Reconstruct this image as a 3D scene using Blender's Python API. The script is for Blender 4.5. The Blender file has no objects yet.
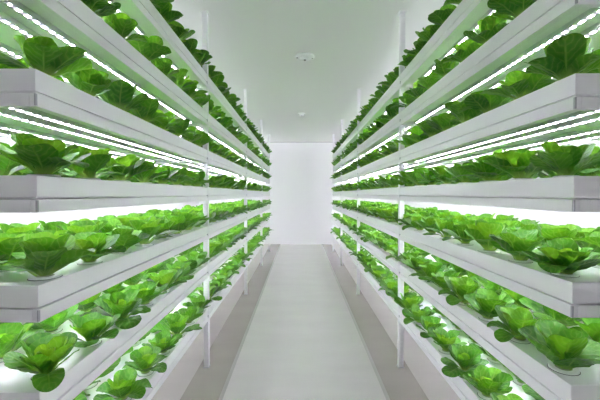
import bpy, bmesh, math, random
from mathutils import Vector, Matrix
C = bpy.context.scene.collection
R = math.radians
# ------------------------------------------------------------ measurements (metres)
FACE = 0.70                 # aisle face of both racks
DEPTH = 0.55                # depth of the shelves
BACKX = FACE + DEPTH
POSTS = [2.50, 4.32, 6.08, 7.57]
NEAR = {-1: 0.872, 1: 0.905}
PW = 0.036
LEVELS = [0.446, 0.766, 1.044, 1.328, 1.600, 1.876, 2.150]   # tray tops, floor upwards
TH_TRAY, TH_FRAME = 0.060, 0.036
CEIL = 2.60
WALL_FAR, WALL_NEAR, WALL_X = 8.66, -1.6, 2.60
SIDE = {-1: 'left', 1: 'right'}
ORD = ['first', 'second', 'third', 'fourth', 'fifth', 'sixth', 'seventh', 'eighth', 'ninth', 'tenth', 'eleventh', 'twelfth',
       'thirteenth', 'fourteenth', 'fifteenth', 'sixteenth', 'seventeenth', 'eighteenth', 'nineteenth', 'twentieth',
       'twenty-first', 'twenty-second', 'twenty-third', 'twenty-fourth', 'twenty-fifth', 'twenty-sixth', 'twenty-seventh',
       'twenty-eighth', 'twenty-ninth', 'thirtieth', 'thirty-first', 'thirty-second', 'thirty-third', 'thirty-fourth']
SHELF = ['bottom shelf', 'second shelf up', 'third shelf up', 'fourth shelf up', 'fifth shelf up', 'sixth shelf up', 'top shelf']

# ------------------------------------------------------------ materials
def mat(name, col, rough=0.5, spec=0.5, metal=0.0, noise=None, bump=None, coat=0.0):
    m = bpy.data.materials.new(name); m.use_nodes = True
    nt = m.node_tree; b = nt.nodes['Principled BSDF']
    b.inputs['Base Color'].default_value = (*col, 1)
    b.inputs['Roughness'].default_value = rough
    b.inputs['Specular IOR Level'].default_value = spec
    b.inputs['Metallic'].default_value = metal
    b.inputs['Coat Weight'].default_value = coat
    if noise or bump:
        tc = nt.nodes.new('ShaderNodeTexCoord')
        n = nt.nodes.new('ShaderNodeTexNoise'); n.inputs['Scale'].default_value = (noise or bump)[0]
        n.inputs['Detail'].default_value = 6
        nt.links.new(tc.outputs['Object'], n.inputs['Vector'])
        if noise:
            mx = nt.nodes.new('ShaderNodeMix'); mx.data_type = 'RGBA'
            mx.inputs[6].default_value = (*[c * (1 - noise[1]) for c in col], 1)
            mx.inputs[7].default_value = (*[min(1, c * (1 + noise[1])) for c in col], 1)
            nt.links.new(n.outputs['Fac'], mx.inputs[0]); nt.links.new(mx.outputs[2], b.inputs['Base Color'])
        if bump:
            bp = nt.nodes.new('ShaderNodeBump'); bp.inputs['Strength'].default_value = bump[1]
            bp.inputs['Distance'].default_value = 0.002
            nt.links.new(n.outputs['Fac'], bp.inputs['Height']); nt.links.new(bp.outputs['Normal'], b.inputs['Normal'])
    return m

M = {}
M['tray'] = mat('white_tray_plastic', (0.88, 0.885, 0.89), 0.30, 0.5)
M['frame'] = mat('white_powder_coat', (0.87, 0.875, 0.88), 0.28, 0.5)
M['post'] = mat('white_post_paint', (0.86, 0.865, 0.88), 0.35)
M['wall'] = mat('wall_paint', (0.88, 0.885, 0.895), 0.55, 0.3, noise=(1.2, 0.012))
M['ceil'] = mat('ceiling_panel', (0.88, 0.885, 0.88), 0.45, 0.35, noise=(0.8, 0.012))
M['wall_grey'] = mat('grey_wall_paint', (0.45, 0.455, 0.46), 0.6)
M['trim'] = mat('grey_sealant', (0.55, 0.57, 0.57), 0.6)
M['dark'] = mat('dark_gap', (0.03, 0.035, 0.03), 0.7)
M['cup'] = mat('net_cup_plastic', (0.82, 0.84, 0.82), 0.35)
M['foam'] = mat('growing_sponge', (0.35, 0.40, 0.25), 0.9)
M['screw'] = mat('steel_screw', (0.10, 0.10, 0.10), 0.4, metal=0.6)
M['bracket'] = mat('grey_bracket', (0.42, 0.43, 0.45), 0.4)
M['housing'] = mat('led_housing', (0.70, 0.73, 0.72), 0.35)
M['cap'] = mat('led_end_cap', (0.35, 0.38, 0.37), 0.4)
M['device'] = mat('detector_plastic', (0.74, 0.77, 0.76), 0.4)
M['device_dark'] = mat('detector_vents', (0.12, 0.14, 0.13), 0.5)

def led_mat():
    m = bpy.data.materials.new('led_diffuser_lit'); m.use_nodes = True
    nt = m.node_tree; nt.nodes.clear()
    out = nt.nodes.new('ShaderNodeOutputMaterial'); em = nt.nodes.new('ShaderNodeEmission')
    em.inputs['Color'].default_value = (0.94, 0.89, 1.06, 1)
    tc = nt.nodes.new('ShaderNodeTexCoord'); sp = nt.nodes.new('ShaderNodeSeparateXYZ')
    nt.links.new(tc.outputs['Object'], sp.inputs[0])
    k = nt.nodes.new('ShaderNodeMath'); k.operation = 'MULTIPLY'; k.inputs[1].default_value = 2 * math.pi / 0.032
    nt.links.new(sp.outputs['Y'], k.inputs[0])
    s = nt.nodes.new('ShaderNodeMath'); s.operation = 'SINE'; nt.links.new(k.outputs[0], s.inputs[0])
    mr = nt.nodes.new('ShaderNodeMapRange')
    mr.inputs['From Min'].default_value = -0.2; mr.inputs['From Max'].default_value = 0.6
    mr.inputs['To Min'].default_value = LED_LO; mr.inputs['To Max'].default_value = LED_HI
    nt.links.new(s.outputs[0], mr.inputs['Value']); nt.links.new(mr.outputs[0], em.inputs['Strength'])
    nt.links.new(em.outputs[0], out.inputs[0])
    return m
LED_LO, LED_HI = 0.25, 40.0
M['led'] = led_mat()

def floor_mat(name, c0, c1, r0, r1, spec):
    m = bpy.data.materials.new(name); m.use_nodes = True
    nt = m.node_tree; b = nt.nodes['Principled BSDF']; L = nt.links
    tc = nt.nodes.new('ShaderNodeTexCoord')
    mp = nt.nodes.new('ShaderNodeMapping'); mp.inputs['Scale'].default_value = (0.8, 2.6, 1)
    L.new(tc.outputs['Object'], mp.inputs[0])
    n1 = nt.nodes.new('ShaderNodeTexNoise'); n1.inputs['Scale'].default_value = 1.9; n1.inputs['Detail'].default_value = 8
    L.new(mp.outputs[0], n1.inputs['Vector'])
    cr = nt.nodes.new('ShaderNodeValToRGB')
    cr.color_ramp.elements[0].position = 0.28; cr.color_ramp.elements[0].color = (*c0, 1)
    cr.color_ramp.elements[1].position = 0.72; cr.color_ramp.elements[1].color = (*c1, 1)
    L.new(n1.outputs['Fac'], cr.inputs[0])
    vo = nt.nodes.new('ShaderNodeTexVoronoi'); vo.inputs['Scale'].default_value = 3.1
    L.new(tc.outputs['Object'], vo.inputs['Vector'])
    lt = nt.nodes.new('ShaderNodeMath'); lt.operation = 'LESS_THAN'; lt.inputs[1].default_value = 0.016
    L.new(vo.outputs['Distance'], lt.inputs[0])
    mx = nt.nodes.new('ShaderNodeMix'); mx.data_type = 'RGBA'
    mul = nt.nodes.new('ShaderNodeMath'); mul.operation = 'MULTIPLY'; mul.inputs[1].default_value = 0.18
    L.new(lt.outputs[0], mul.inputs[0]); L.new(mul.outputs[0], mx.inputs[0])
    L.new(cr.outputs[0], mx.inputs[6]); mx.inputs[7].default_value = (0.25, 0.24, 0.22, 1)
    L.new(mx.outputs[2], b.inputs['Base Color'])
    n2 = nt.nodes.new('ShaderNodeTexNoise'); n2.inputs['Scale'].default_value = 5; n2.inputs['Detail'].default_value = 4
    L.new(tc.outputs['Object'], n2.inputs['Vector'])
    mr = nt.nodes.new('ShaderNodeMapRange'); mr.inputs['To Min'].default_value = r0; mr.inputs['To Max'].default_value = r1
    L.new(n2.outputs['Fac'], mr.inputs['Value']); L.new(mr.outputs[0], b.inputs['Roughness'])
    b.inputs['Specular IOR Level'].default_value = spec
    return m
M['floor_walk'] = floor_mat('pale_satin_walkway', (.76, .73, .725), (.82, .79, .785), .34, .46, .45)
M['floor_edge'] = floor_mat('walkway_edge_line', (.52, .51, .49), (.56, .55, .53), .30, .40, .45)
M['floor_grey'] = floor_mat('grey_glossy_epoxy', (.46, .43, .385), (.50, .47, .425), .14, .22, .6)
M['floor_beige'] = floor_mat('beige_epoxy', (.60, .58, .545), (.66, .635, .60), .25, .36, .5)

def leaf_mat():
    m = bpy.data.materials.new('lettuce_leaf'); m.use_nodes = True
    nt = m.node_tree; nt.nodes.clear(); L = nt.links; N = nt.nodes.new
    def math_(op, a, b=None):
        n = N('ShaderNodeMath'); n.operation = op
        for i, v in enumerate((a, b)):
            if v is None: continue
            if isinstance(v, (int, float)): n.inputs[i].default_value = v
            else: L.new(v, n.inputs[i])
        return n.outputs[0]
    out = N('ShaderNodeOutputMaterial')
    uv = N('ShaderNodeUVMap'); uv.uv_map = 'UVMap'
    sp = N('ShaderNodeSeparateXYZ'); L.new(uv.outputs[0], sp.inputs[0])
    U, V = sp.outputs['X'], sp.outputs['Y']
    au = math_('ABSOLUTE', math_('SUBTRACT', U, 0.5))            # 0 midrib .. 0.5 margin
    # midrib
    mid = N('ShaderNodeMapRange'); mid.inputs['From Min'].default_value = 0.05; mid.inputs['From Max'].default_value = 0.0
    L.new(au, mid.inputs['Value'])
    midw = math_('MULTIPLY', mid.outputs[0], math_('SUBTRACT', 1.05, V))
    # side veins
    n0 = N('ShaderNodeTexNoise'); n0.inputs['Scale'].default_value = 5; L.new(uv.outputs[0], n0.inputs['Vector'])
    ph = math_('ADD', math_('SUBTRACT', math_('MULTIPLY', V, 6.0), math_('MULTIPLY', au, 3.6)), math_('MULTIPLY', n0.outputs['Fac'], 1.1))
    sv = math_('POWER', math_('ABSOLUTE', math_('SINE', math_('MULTIPLY', ph, math.pi))), 0.35)
    svi = math_('SUBTRACT', 1.0, sv)
    vein = math_('MAXIMUM', midw, math_('MULTIPLY', svi, 0.30))
    # petiole pale towards the base
    pet = N('ShaderNodeMapRange'); pet.inputs['From Min'].default_value = 0.34; pet.inputs['From Max'].default_value = 0.08
    L.new(V, pet.inputs['Value'])
    pale = math_('MAXIMUM', vein, pet.outputs[0])
    # individual pigment
    at = N('ShaderNodeAttribute'); at.attribute_name = 'tone'
    tc = N('ShaderNodeTexCoord'); nz = N('ShaderNodeTexNoise'); nz.inputs['Scale'].default_value = 28; nz.inputs['Detail'].default_value = 4
    L.new(tc.outputs['Object'], nz.inputs['Vector'])
    tone = math_('ADD', at.outputs['Fac'], math_('MULTIPLY', math_('SUBTRACT', nz.outputs['Fac'], 0.5), 0.5))
    cr = N('ShaderNodeValToRGB'); e = cr.color_ramp.elements
    e[0].position = 0.0; e[0].color = (0.016, 0.095, 0.010, 1)
    e[1].position = 1.0; e[1].color = (0.260, 0.540, 0.045, 1)
    k = e.new(0.5); k.color = (0.085, 0.300, 0.022, 1)
    L.new(tone, cr.inputs[0])
    mx = N('ShaderNodeMix'); mx.data_type = 'RGBA'
    L.new(math_('MULTIPLY', pale, 0.75), mx.inputs[0]); L.new(cr.outputs[0], mx.inputs[6]); mx.inputs[7].default_value = (0.36, 0.60, 0.16, 1)
    tr = N('ShaderNodeMix'); tr.data_type = 'RGBA'; tr.blend_type = 'MULTIPLY'; tr.inputs[0].default_value = 1
    L.new(mx.outputs[2], tr.inputs[6]); tr.inputs[7].default_value = (1.5, 1.30, 0.5, 1)
    tr.clamp_result = True
    hgt = math_('ADD', math_('MULTIPLY', vein, -1.0), math_('MULTIPLY', nz.outputs['Fac'], 0.9))
    bp = N('ShaderNodeBump'); bp.inputs['Strength'].default_value = 1.0; bp.inputs['Distance'].default_value = 0.004
    L.new(hgt, bp.inputs['Height'])
    b = N('ShaderNodeBsdfPrincipled'); b.inputs['Roughness'].default_value = 0.36; b.inputs['Specular IOR Level'].default_value = 0.30
    L.new(mx.outputs[2], b.inputs['Base Color']); L.new(bp.outputs[0], b.inputs['Normal'])
    t = N('ShaderNodeBsdfTranslucent'); L.new(tr.outputs[2], t.inputs['Color']); L.new(bp.outputs[0], t.inputs['Normal'])
    ms = N('ShaderNodeMixShader'); ms.inputs[0].default_value = 0.36
    L.new(b.outputs[0], ms.inputs[1]); L.new(t.outputs[0], ms.inputs[2]); L.new(ms.outputs[0], out.inputs[0])
    return m
M['leaf'] = leaf_mat()

# ------------------------------------------------------------ mesh helpers
def box(bm, x0, x1, y0, y1, z0, z1, mi=0):
    vs = [bm.verts.new(p) for p in ((x0, y0, z0), (x1, y0, z0), (x1, y1, z0), (x0, y1, z0), (x0, y0, z1), (x1, y0, z1), (x1, y1, z1), (x0, y1, z1))]
    if (x1 - x0) * (y1 - y0) * (z1 - z0) < 0: flip = True
    else: flip = False
    for f in ((0, 3, 2, 1), (4, 5, 6, 7), (0, 1, 5, 4), (1, 2, 6, 5), (2, 3, 7, 6), (3, 0, 4, 7)):
        fc = bm.faces.new([vs[i] for i in (reversed(f) if flip else f)]); fc.material_index = mi
def rev(bm, prof, cx, cy, z0, n=24, mi=0, smooth=True):
    """lathe a profile [(r,z)...] round a vertical axis"""
    rings = []
    for r, z in prof:
        if r < 1e-6: rings.append([bm.verts.new((cx, cy, z0 + z))])
        else: rings.append([bm.verts.new((cx + r * math.cos(2 * math.pi * i / n), cy + r * math.sin(2 * math.pi * i / n), z0 + z)) for i in range(n)])
    for a, b in zip(rings[:-1], rings[1:]):
        for i in range(n):
            j = (i + 1) % n
            if len(a) == 1 and len(b) == 1: continue
            if len(a) == 1: f = bm.faces.new((a[0], b[i], b[j]))
            elif len(b) == 1: f = bm.faces.new((a[i], a[j], b[0]))
            else: f = bm.faces.new((a[i], a[j], b[j], b[i]))
            f.material_index = mi; f.smooth = smooth
def mesh(name, bm, mats, norm=True):
    if norm: bmesh.ops.recalc_face_normals(bm, faces=bm.faces[:])
    me = bpy.data.meshes.new(name); bm.to_mesh(me); bm.free()
    for m in mats: me.materials.append(M[m])
    return me
def obj(name, me, parent=None, loc=(0, 0, 0), bevel=0):
    o = bpy.data.objects.new(name, me); C.objects.link(o); o.location = loc
    if parent: o.parent = parent
    if bevel:
        b = o.modifiers.new('bevel', 'BEVEL'); b.width = bevel; b.segments = 2; b.limit_method = 'ANGLE'
    return o
def tag(o, label, cat, group=None):
    o['label'] = label; o['category'] = cat
    if group: o['group'] = group
    return o
def struct(name, me):
    o = obj(name, me); o['kind'] = 'structure'; return o

# ------------------------------------------------------------ room shell
bm = bmesh.new()
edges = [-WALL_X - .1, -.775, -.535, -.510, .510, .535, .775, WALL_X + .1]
lo = []; hi = []
for x in edges:
    lo.append((bm.verts.new((x, WALL_NEAR - .1, 0)), bm.verts.new((x, WALL_FAR + .1, 0))))
    hi.append((bm.verts.new((x, WALL_NEAR - .1, -.1)), bm.verts.new((x, WALL_FAR + .1, -.1))))
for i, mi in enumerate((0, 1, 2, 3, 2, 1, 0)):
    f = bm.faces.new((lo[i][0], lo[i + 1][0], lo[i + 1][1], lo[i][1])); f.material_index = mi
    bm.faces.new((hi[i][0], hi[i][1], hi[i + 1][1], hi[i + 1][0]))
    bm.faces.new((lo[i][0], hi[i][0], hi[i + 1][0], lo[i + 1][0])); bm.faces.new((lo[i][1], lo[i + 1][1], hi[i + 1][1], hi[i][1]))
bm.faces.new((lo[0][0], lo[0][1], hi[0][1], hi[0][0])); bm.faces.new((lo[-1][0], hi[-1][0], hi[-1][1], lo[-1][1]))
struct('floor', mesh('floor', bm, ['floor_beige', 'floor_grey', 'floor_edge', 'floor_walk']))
bm = bmesh.new(); box(bm, -WALL_X - .1, WALL_X + .1, WALL_NEAR - .1, WALL_FAR + .1, CEIL, CEIL + .1); struct('ceiling', mesh('ceiling', bm, ['ceil']))
bm = bmesh.new(); box(bm, -WALL_X - .1, WALL_X + .1, WALL_FAR, WALL_FAR + .1, 0, CEIL); struct('wall_back', mesh('wall_back', bm, ['wall']))
bm = bmesh.new(); box(bm, -WALL_X - .1, WALL_X + .1, WALL_NEAR - .1, WALL_NEAR, 0, CEIL); struct('wall_front', mesh('wall_front', bm, ['wall_grey']))
for s in (-1, 1):
    bm = bmesh.new(); box(bm, *(sorted((s * WALL_X, s * (WALL_X + .1)))), WALL_NEAR, WALL_FAR, 0, CEIL); struct('wall_' + SIDE[s], mesh('wall', bm, ['wall']))
bm = bmesh.new(); box(bm, -WALL_X, WALL_X, WALL_FAR - .012, WALL_FAR, CEIL - .012, CEIL); struct('trim_1', mesh('trim', bm, ['trim']))

# ------------------------------------------------------------ racks
def bays(s):
    ys = [NEAR[s]] + POSTS
    out = []
    for i in range(4):
        y0 = NEAR[s] if i == 0 else POSTS[i - 1] + PW / 2 + .003
        y1 = POSTS[i] - PW / 2 - .003
        out.append((y0, y1))
    return out
BAY = ['nearest bay', 'second bay', 'third bay', 'farthest bay']
STRIPS = [0.105, 0.195, 0.370, 0.485]
STRIP_NAME = ['first', 'second', 'third', 'fourth']

for s in (-1, 1):
    rack = bpy.data.objects.new('grow_rack', None); C.objects.link(rack); rack.location = (s * (FACE + DEPTH / 2), 0, 0)
    rack.empty_display_size = .2
    tag(rack, 'white metal grow rack with seven shelf levels along the %s side of the aisle' % SIDE[s], 'rack', 'grow racks lining the aisle')
    ox = rack.location.x
    fx = lambda d: s * (FACE + d) - ox              # depth behind the aisle face, in rack space
    # posts
    for d0, ylist in ((0.0, POSTS), (DEPTH - PW, [NEAR[s] + .05] + POSTS)):
        for y in ylist:
            bm = bmesh.new(); x0, x1 = sorted((fx(d0), fx(d0 + PW)))
            yc = y; box(bm, x0, x1, yc - PW / 2, yc + PW / 2, 0.004, CEIL - .006)
            p = obj('post', mesh('post', bm, ['post']), rack, bevel=.002)
            bm = bmesh.new(); xm = (x0 + x1) / 2
            box(bm, x0 - .006, x1 + .006, yc - PW / 2 - .006, yc + PW / 2 + .006, 0, .004)
            f = obj('foot_plate', mesh('foot_plate', bm, ['bracket']), p)
            bm = bmesh.new(); box(bm, x0 - .010, x1 + .010, yc - PW / 2 - .010, yc + PW / 2 + .010, CEIL - .006, CEIL)
            f = obj('ceiling_flange', mesh('ceiling_flange', bm, ['post']), p)
    # cross beams at each post line
    for li, top in enumerate(LEVELS):
        zb = top - TH_TRAY - TH_FRAME
        for y in POSTS:
            bm = bmesh.new(); x0, x1 = sorted((fx(PW), fx(DEPTH - PW)))
            box(bm, x0, x1, y - .014, y + .014, zb - .004, zb + .03)
            obj('cross_beam', mesh('cross_beam', bm, ['frame']), rack)
        # shelf frames, one per bay
        for bi, (y0, y1) in enumerate(bays(s)):
            bm = bmesh.new(); g = .002
            def bx(a, b, c, d, e, f, mi=0):
                x0, x1 = sorted((fx(a), fx(b))); box(bm, x0, x1, c, d, e, f, mi)
            zt = zb + TH_FRAME
            bx(0, .018, y0, y1, zb, zt - .002)                      # front beam
            bx(DEPTH - .018, DEPTH, y0, y1, zb, zt - .002)          # rear beam
            bx(.018, DEPTH - .018, y0, y0 + .018, zb, zt - .002)    # end beams
            bx(.018, DEPTH - .018, y1 - .018, y1, zb, zt - .002)
            bx(.018, DEPTH - .018, y0 + .018, y1 - .018, zb + .024, zt - .004)   # deck panel
            bx(.018, .030, y0 + .018, y1 - .018, zb + .001, zb + .004)           # inner lip
            fr = obj('shelf_frame', mesh('shelf_frame', bm, ['frame']), rack, bevel=.0015)
            bm = bmesh.new()
            x0, x1 = sorted((fx(-.0004), fx(.0035))); box(bm, x0, x1, y0 - .003, y0 + .003, zb + .002, zt - .004)
            obj('end_bracket', mesh('end_bracket', bm, ['bracket' if bi == 0 else 'frame']), fr)
            bm = bmesh.new()
            x0, x1 = sorted((fx(-.002), fx(.010))); box(bm, x0, x1, y1 - .005, y1 + .0025, zt - .012, zt + .006)
            obj('post_clip', mesh('post_clip', bm, ['bracket']), fr)

# ------------------------------------------------------------ trays with planting holes
ROW_D = [0.047, 0.255, 0.455]
def plants_in_row(s, row):
    out = []
    k = 0
    for bi, (y0, y1) in enumerate(bays(s)):
        n = [8, 9, 9, 7][bi]
        a = y0 + (.085 if bi == 0 else .10); b = y1 - .09
        for i in range(n):
            y = a + (b - a) * i / (n - 1)
            if row == 1: y += (b - a) / (n - 1) * .5
            if row == 1 and i == n - 1: y = b + .04 if False else None
            if y is None: continue
            out.append((k, bi, y)); k += 1
    return out
for s in (-1, 1):
    for li, top in enumerate(LEVELS):
        for bi, (y0, y1) in enumerate(bays(s)):
            bm = bmesh.new(); h = TH_TRAY
            x0, x1 = sorted((0.0015, DEPTH)); L = y1 - y0
            X = lambda d: s * d
            a, b = sorted((X(.0015), X(DEPTH - .002)))
            box(bm, a, b, 0, L, .003, h)
            a, b = sorted((X(.006), X(DEPTH - .006)))
            box(bm, a, b, .004, L - .004, 0, .003)
            t = obj('grow_tray', mesh('grow_tray', bm, ['tray']), None, (s * FACE, y0, top - h), bevel=.0015)
            tag(t, 'white planting tray on %s, %s, %s rack' % (SHELF[li], BAY[bi], SIDE[s]), 'tray', 'white planting trays')

# ------------------------------------------------------------ LED bars
led_cache = {}
def led_meshes(L):
    if L in led_cache: return led_cache[L]
    w = .013
    bm = bmesh.new(); box(bm, -w, w, 0, L, -.016, 0); hs = mesh('housing', bm, ['housing'])
    bm = bmesh.new()
    prof = [(-.0040, -.0161), (-.0036, -.0170), (0, -.0175), (.0036, -.0170), (.0040, -.0161)]
    va = [bm.verts.new((x, .012, z)) for x, z in prof]; vb = [bm.verts.new((x, L - .012, z)) for x, z in prof]
    for i in range(4): bm.faces.new((va[i], va[i + 1], vb[i + 1], vb[i]))
    bm.faces.new(va); bm.faces.new(vb[::-1]); bm.faces.new((va[0], vb[0], vb[4], va[4]))
    df = mesh('diffuser', bm, ['led'])
    bm = bmesh.new()
    for y in (-.004, L): box(bm, -w - .001, w + .001, y, y + .004, -.0175, 0)
    for y in (-.004, L + .004):
        for x in (-.006, .006): box(bm, x - .0015, x + .0015, y - .0006 if y < 0 else y, y if y < 0 else y + .0006, -.009, -.004, 1)
    cp = mesh('end_cap', bm, ['cap', 'screw'])
    led_cache[L] = (hs, df, cp); return led_cache[L]
for s in (-1, 1):
    for li in range(1, 7):
        z = LEVELS[li] - TH_TRAY - TH_FRAME + .0238
        for bi, (y0, y1) in enumerate(bays(s)):
            L = round(y1 - y0 - .07, 4)
            hs, df, cp = led_meshes(L)
            for k, d in enumerate(STRIPS):
                h = obj('led_bar', hs, None, (s * (FACE + d), y0 + .035, z))
                tag(h, '%s lit LED bar from aisle, under %s, %s, %s rack' % (STRIP_NAME[k], SHELF[li], BAY[bi], SIDE[s]), 'grow light', 'LED bars under the shelves')
                obj('diffuser', df, h); obj('end_cap', cp, h)

# ------------------------------------------------------------ fill lamps added out of view on the side walls to brighten the ceiling
def fill_light_mat():
    m = bpy.data.materials.new('batten_diffuser_lit'); m.use_nodes = True
    nt = m.node_tree; nt.nodes.clear()
    out = nt.nodes.new('ShaderNodeOutputMaterial'); em = nt.nodes.new('ShaderNodeEmission')
    em.inputs['Color'].default_value = (0.95, 0.90, 1.03, 1); em.inputs['Strength'].default_value = FILL_STRENGTH
    nt.links.new(em.outputs[0], out.inputs[0]); return m
FILL_STRENGTH = 42.0
M['batten'] = fill_light_mat()
for s in (-1, 1):
    for bi, (y0, y1) in enumerate(bays(s)):
        a, b = sorted((s * WALL_X, s * (WALL_X - .04)))
        bm = bmesh.new(); box(bm, a, b, y0 + .1, y1 - .1, 2.21, 2.25)
        h = obj('wall_batten_light', mesh('housing', bm, ['housing']))
        tag(h, 'white batten light high on the %s side wall behind %s' % (SIDE[s], BAY[bi]), 'wall light', 'batten lights on the side walls')
        bm = bmesh.new(); a, b = sorted((s * (WALL_X - .002), s * (WALL_X - .038))); box(bm, a, b, y0 + .11, y1 - .11, 2.2505, 2.262)
        obj('diffuser', mesh('diffuser', bm, ['batten']), h)

# ------------------------------------------------------------ lettuces
def leaf(V, F, UV, T, rng, ang, Lh, W, e0, e1, cup, nu, nv, tone, r0=.012, ruffle=.05):
    ca, sa = math.cos(ang), math.sin(ang)
    tw = rng.uniform(-.16, .16); side = rng.uniform(-.15, .15)
    px, pz = r0, 0.0
    base = len(V); ph = rng.uniform(0, 6.28); fr = rng.choice((3, 4, 5))
    rows = []
    for j in range(nv + 1):
        t = math.sin(math.pi / 2 * j / nv); dt = t - (math.sin(math.pi / 2 * (j - 1) / nv) if j else 0)
        e = e0 + (e1 - e0) * (t ** 1.5)
        if j:
            px += math.cos(e) * Lh * dt; pz += math.sin(e) * Lh * dt
        # blade outline: slim petiole, broad rounded blade
        tb = max(0.0, (t - .20) / .80)
        xb = (tb - .60) / .60 if tb < .60 else (tb - .60) / .40
        blade = max(0.0, 1 - abs(xb) ** 2.2) ** .5 if 0 < tb < 1 else 0
        w = max(.013 * (1 - .5 * t) if t < .45 else 0.0025, W * blade)
        tx, tz = math.cos(e), math.sin(e); nx, nz_ = -math.sin(e), math.cos(e)
        for i in range(nu + 1):
            q = 2 * i / nu - 1
            cc = cup * (abs(q) ** 1.8) * w + ruffle * w * abs(q) ** 2 * math.sin(fr * 6.28 * t + ph + (1.5 if q > 0 else 0))
            cc += -.10 * w * (1 - abs(q)) ** 3 * (1 - t) + .05 * w * math.sin(6.9 * q + ph) * math.sin(19 * t + 2 * ph)
            lx = px + nx * cc; lz = pz + nz_ * cc
            ly = q * w * (1 - .12 * abs(cup)) + side * t * t * Lh
            lz += tw * q * w * t
            V.append((lx * ca - ly * sa, lx * sa + ly * ca, lz)); 
            UV.append((i / nu, t)); T.append(tone)
    for j in range(nv):
        for i in range(nu):
            a = base + j * (nu + 1) + i
            F.append((a, a + 1, a + nu + 2, a + nu + 1))

def lettuce(seed, nu, nv, lod=0):
    rng = random.Random(seed)
    V, F, UV, T = [], [], [], []
    n1 = rng.choice((6, 6, 7)); a0 = rng.uniform(0, 6.28)
    for i in range(n1):                        # outer leaves, spreading and drooping
        leaf(V, F, UV, T, rng, a0 + i * 2 * math.pi / n1 + rng.uniform(-.22, .22), rng.uniform(.102, .130), rng.uniform(.037, .047),
             R(rng.uniform(34, 56)), R(rng.choice((rng.uniform(-58, -5), rng.uniform(0, 40), rng.uniform(15, 50)))), rng.uniform(-.20, .45), nu, nv, rng.uniform(.10, .50), ruffle=.03)
    n2 = 5
    a0 += .6
    for i in range(n2):                        # middle leaves, upright
        leaf(V, F, UV, T, rng, a0 + i * 2 * math.pi / n2 + rng.uniform(-.25, .25), rng.uniform(.098, .125), rng.uniform(.036, .046),
             R(rng.uniform(58, 78)), R(rng.uniform(30, 72)), rng.uniform(.15, .55), nu, nv, rng.uniform(.35, .75), r0=.009, ruffle=.05)
    n3 = rng.choice((3, 4)) if not lod else 2
    for i in range(n3):                        # heart
        leaf(V, F, UV, T, rng, a0 + 1 + i * 2 * math.pi / n3, rng.uniform(.060, .085), rng.uniform(.022, .030),
             R(82), R(rng.uniform(60, 88)), rng.uniform(.4, .8), max(2, nu - 2), max(3, nv - 4), rng.uniform(.65, 1.0), r0=.004, ruffle=.12)
    V = [(x, y, z + .006) for x, y, z in V]
    return V, F, UV, T
def build_leaf_mesh(name, V, F, UV, T):
    me = bpy.data.meshes.new(name); me.from_pydata(V, [], F); me.materials.append(M['leaf'])
    uvl = me.uv_layers.new(name='UVMap'); att = me.attributes.new('tone', 'FLOAT', 'POINT')
    att.data.foreach_set('value', T)
    li = [0] * len(me.loops); me.loops.foreach_get('vertex_index', li)
    flat = []
    for v in li: flat += UV[v]
    uvl.data.foreach_set('uv', flat)
    me.polygons.foreach_set('use_smooth', [True] * len(me.polygons))
    return me
NVAR = 10
HI = [build_leaf_mesh('lettuce', *lettuce(100 + i, 8, 14)) for i in range(NVAR)]
bm = bmesh.new()
rev(bm, [(.020, .0052), (.029, .0056), (.0325, .0052), (.0345, .0045), (.0350, .0012)], 0, 0, 0, 28)
rev(bm, [(.0350, .0012), (.0368, .0006)], 0, 0, 0, 28, mi=1)
bmesh.ops.remove_doubles(bm, verts=bm.verts[:], dist=1e-5)
cup_me = mesh('net_cup', bm, ['cup', 'dark'])
bm = bmesh.new(); rev(bm, [(.020, .0050), (.016, .007), (0, .008)], 0, 0, 0, 18); foam_me = mesh('sponge_plug', bm, ['foam'])

ROWS_AT = [3, 3, 3, 3, 3, 2, 2]
PLANTS = []       # (key, x, y, z, variant, rot, scale)
for s in (-1, 1):
    for li in range(7):
        for row in range(ROWS_AT[li]):
            for k, bi, y in plants_in_row(s, row):
                rg = random.Random('%d %d %d %d' % (s, li, row, k))
                PLANTS.append(((0 if s < 0 else 1, li, row, k), s * (FACE + ROW_D[row]), y, LEVELS[li], rg.randrange(NVAR), rg.uniform(0, 6.283), rg.uniform(.88, 1.12),
                               rg.uniform(-.07, .07), rg.uniform(-.07, .07)))
ROWN = ['front', 'middle', 'rear']
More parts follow.
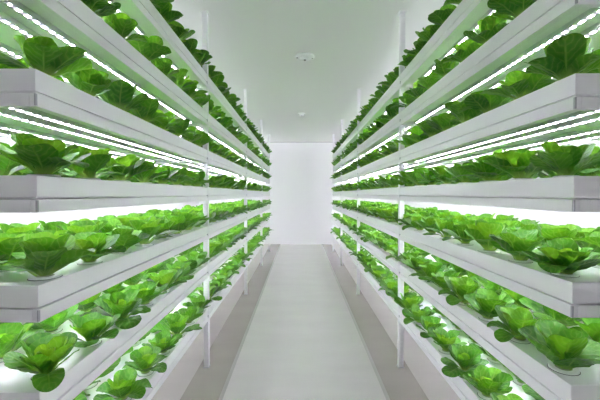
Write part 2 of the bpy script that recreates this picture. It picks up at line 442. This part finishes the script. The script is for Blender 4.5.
#PICK-BEGIN
PICK_ROWS = {(0, 0, 0): [1, 2, 3, 4, 5, 6, 7, 8, 9, 10, 11, 12, 13, 14, 15, 16, 18, 19, 22],
 (0, 0, 1): [1, 2, 3, 4, 6],
 (0, 1, 0): [0, 1, 2, 3, 4, 5, 6, 7, 8, 9, 10, 11, 12, 13, 14, 15],
 (0, 1, 1): [0, 1, 2, 3, 4, 5, 6, 7, 8],
 (0, 2, 0): [0, 1, 2, 3, 4, 5, 6, 7, 8, 9, 10, 11, 12, 13, 16, 19],
 (0, 2, 1): [0, 1, 2, 3, 4, 5, 6, 7, 8],
 (0, 2, 2): [2, 3, 4, 5, 6, 8, 9, 12],
 (0, 3, 0): [0, 1, 2, 3, 4, 5, 6, 7, 8, 9, 10, 11, 12, 14, 15],
 (0, 3, 1): [0, 1, 2, 3],
 (0, 3, 2): [2, 3],
 (0, 4, 0): [0, 1, 2, 3, 4, 5, 6, 7, 8, 9, 10, 11, 12, 13],
 (0, 4, 1): [0, 1],
 (0, 5, 0): [1, 2, 3, 4, 5, 6, 7, 8, 9, 10, 11, 12, 13, 14, 16, 21],
 (0, 6, 0): [3, 4, 5, 6, 7, 8, 9, 10, 11, 12, 13, 15, 16, 17],
 (1, 0, 0): [1, 2, 3, 4, 5, 6, 7, 8, 9, 10, 11, 12, 13, 14, 15, 16, 17, 19],
 (1, 0, 1): [1, 2, 3, 4, 5, 6, 8],
 (1, 1, 0): [0, 1, 2, 3, 4, 5, 6, 7, 8, 9, 10, 11, 12, 13, 14, 16, 17],
 (1, 1, 1): [0, 1, 2, 3, 4, 5, 6, 7, 8, 12],
 (1, 2, 0): [0, 1, 2, 3, 4, 5, 6, 7, 8, 9, 10, 11, 12, 13, 14, 15],
 (1, 2, 1): [0, 1, 2, 3, 4, 5, 6, 7, 8],
 (1, 2, 2): [2, 4, 5, 6, 9, 10],
 (1, 3, 0): [0, 1, 2, 3, 4, 5, 6, 7, 8, 9, 10, 11, 12, 13, 14, 15],
 (1, 3, 1): [0, 1, 2, 3, 4],
 (1, 3, 2): [2, 3],
 (1, 4, 0): [0, 1, 2, 3, 4, 5, 6, 7, 8, 9, 10, 11, 12, 13, 14],
 (1, 4, 1): [0],
 (1, 5, 0): [1, 2, 3, 4, 5, 6, 7, 8, 9, 10, 11, 12, 13, 14, 15],
 (1, 6, 0): [3, 4, 5, 6, 7, 8, 9, 10, 11, 12, 13, 14, 15, 16]}
PICK = {(a, b, c, k) for (a, b, c), ks in PICK_ROWS.items() for k in ks}
#PICK-END
def place(o, p):
    o.location = (p[1], p[2], p[3]); o.rotation_euler = (0, 0, p[5]); o.scale = (p[6],) * 3
protos = {}
rank = {}
rest = []
for p in PLANTS:
    key = p[0]
    if PICK is not None and key not in PICK: rest.append(p); continue
    rk = rank[key[:3]] = rank.get(key[:3], 0) + 1
    v = p[4]
    if v not in protos:
        o = obj('lettuce', HI[v]); kids = [obj('net_cup', cup_me, o), obj('sponge_plug', foam_me, o)]
        protos[v] = (o, kids)
    else:
        src, ks = protos[v]; o = src.copy(); C.objects.link(o)
        for q in ks:
            c = q.copy(); C.objects.link(c); c.parent = o
    place(o, p)
    word = ORD[rk - 1]
    ROOT = 'green lettuce, %s in view from camera end, %s row, %s, %s rack' % (word, ROWN[key[2]], SHELF[key[1]], SIDE[-1 if key[0] == 0 else 1])
    tag(o, ROOT, 'lettuce', 'lettuces growing in the trays')
if rest:
    LO = [lettuce(100 + i, 5, 9, 1) for i in range(NVAR)]
    V, F, UV, T = [], [], [], []
    n = 16
    for p in rest:
        v0, f0, u0, t0 = LO[p[4]]; b = len(V); c_, s_ = math.cos(p[5]) * p[6], math.sin(p[5]) * p[6]
        V += [(x * c_ - y * s_ + p[1], x * s_ + y * c_ + p[2], z * p[6] + p[3]) for x, y, z in v0]
        F += [tuple(i + b for i in f) for f in f0]; UV += u0; T += t0
    me = build_leaf_mesh('distant_lettuces', V, F, UV, T)
    o = obj('distant_lettuces', me)
    o['kind'] = 'stuff'
    tag(o, 'green lettuces filling the far stretches and back rows of both white racks', 'lettuce')

# ------------------------------------------------------------ ceiling devices
def device(y, x, r, label):
    bm = bmesh.new()
    rev(bm, [(0, 0), (r, 0), (r, -.008), (r * .93, -.014), (r * .60, -.020), (r * .55, -.020)], 0, 0, 0, 32)
    o = obj('smoke_detector', mesh('smoke_detector', bm, ['device']), None, (x, y, CEIL))
    tag(o, label, 'smoke detector', 'round ceiling detectors')
    bm = bmesh.new(); rev(bm, [(r * .56, -.019), (r * .50, -.030), (r * .2, -.034), (0, -.034)], 0, 0, 0, 28)
    obj('sensor_dome', mesh('sensor_dome', bm, ['device']), o)
    bm = bmesh.new(); rev(bm, [(r * .14, -.034), (r * .12, -.042), (0, -.042)], 0, 0, 0, 14)
    obj('sensor_tip', mesh('sensor_tip', bm, ['device_dark']), o)
    bm = bmesh.new()
    for k in (0, 2):
        a = k * math.pi / 2 + .1
        cx, cy = math.cos(a) * r * .80, math.sin(a) * r * .80
        box(bm, cx - .008, cx + .008, cy - .004, cy + .004, -.0215, -.016)
    obj('vent_slot', mesh('vent_slot', bm, ['device_dark']), o)
device(3.28, 0.02, .092, 'larger round white smoke detector on the ceiling, nearer the camera')
device(5.60, 0.0, .058, 'smaller round smoke detector on the ceiling near the back wall')

# ------------------------------------------------------------ camera, world, view
cam = bpy.data.cameras.new('camera'); cam.lens = 20.4; cam.sensor_width = 36; cam.clip_start = .02
co = bpy.data.objects.new('camera', cam); C.objects.link(co)
co.location = (-0.027, 0, 1.28); co.rotation_euler = (R(90 - 1.0), 0, 0)
bpy.context.scene.camera = co
w = bpy.data.worlds.new('world'); bpy.context.scene.world = w; w.use_nodes = True
w.node_tree.nodes['Background'].inputs[0].default_value = (0.8, 0.9, 1, 1)
w.node_tree.nodes['Background'].inputs[1].default_value = 0.0
vs = bpy.context.scene.view_settings
vs.view_transform = 'Standard'; vs.look = 'None'; vs.gamma = 1; vs.use_curve_mapping = False
vs.exposure = 1.78
cy = bpy.context.scene.cycles
cy.max_bounces = 14; cy.diffuse_bounces = 8; cy.transmission_bounces = 8
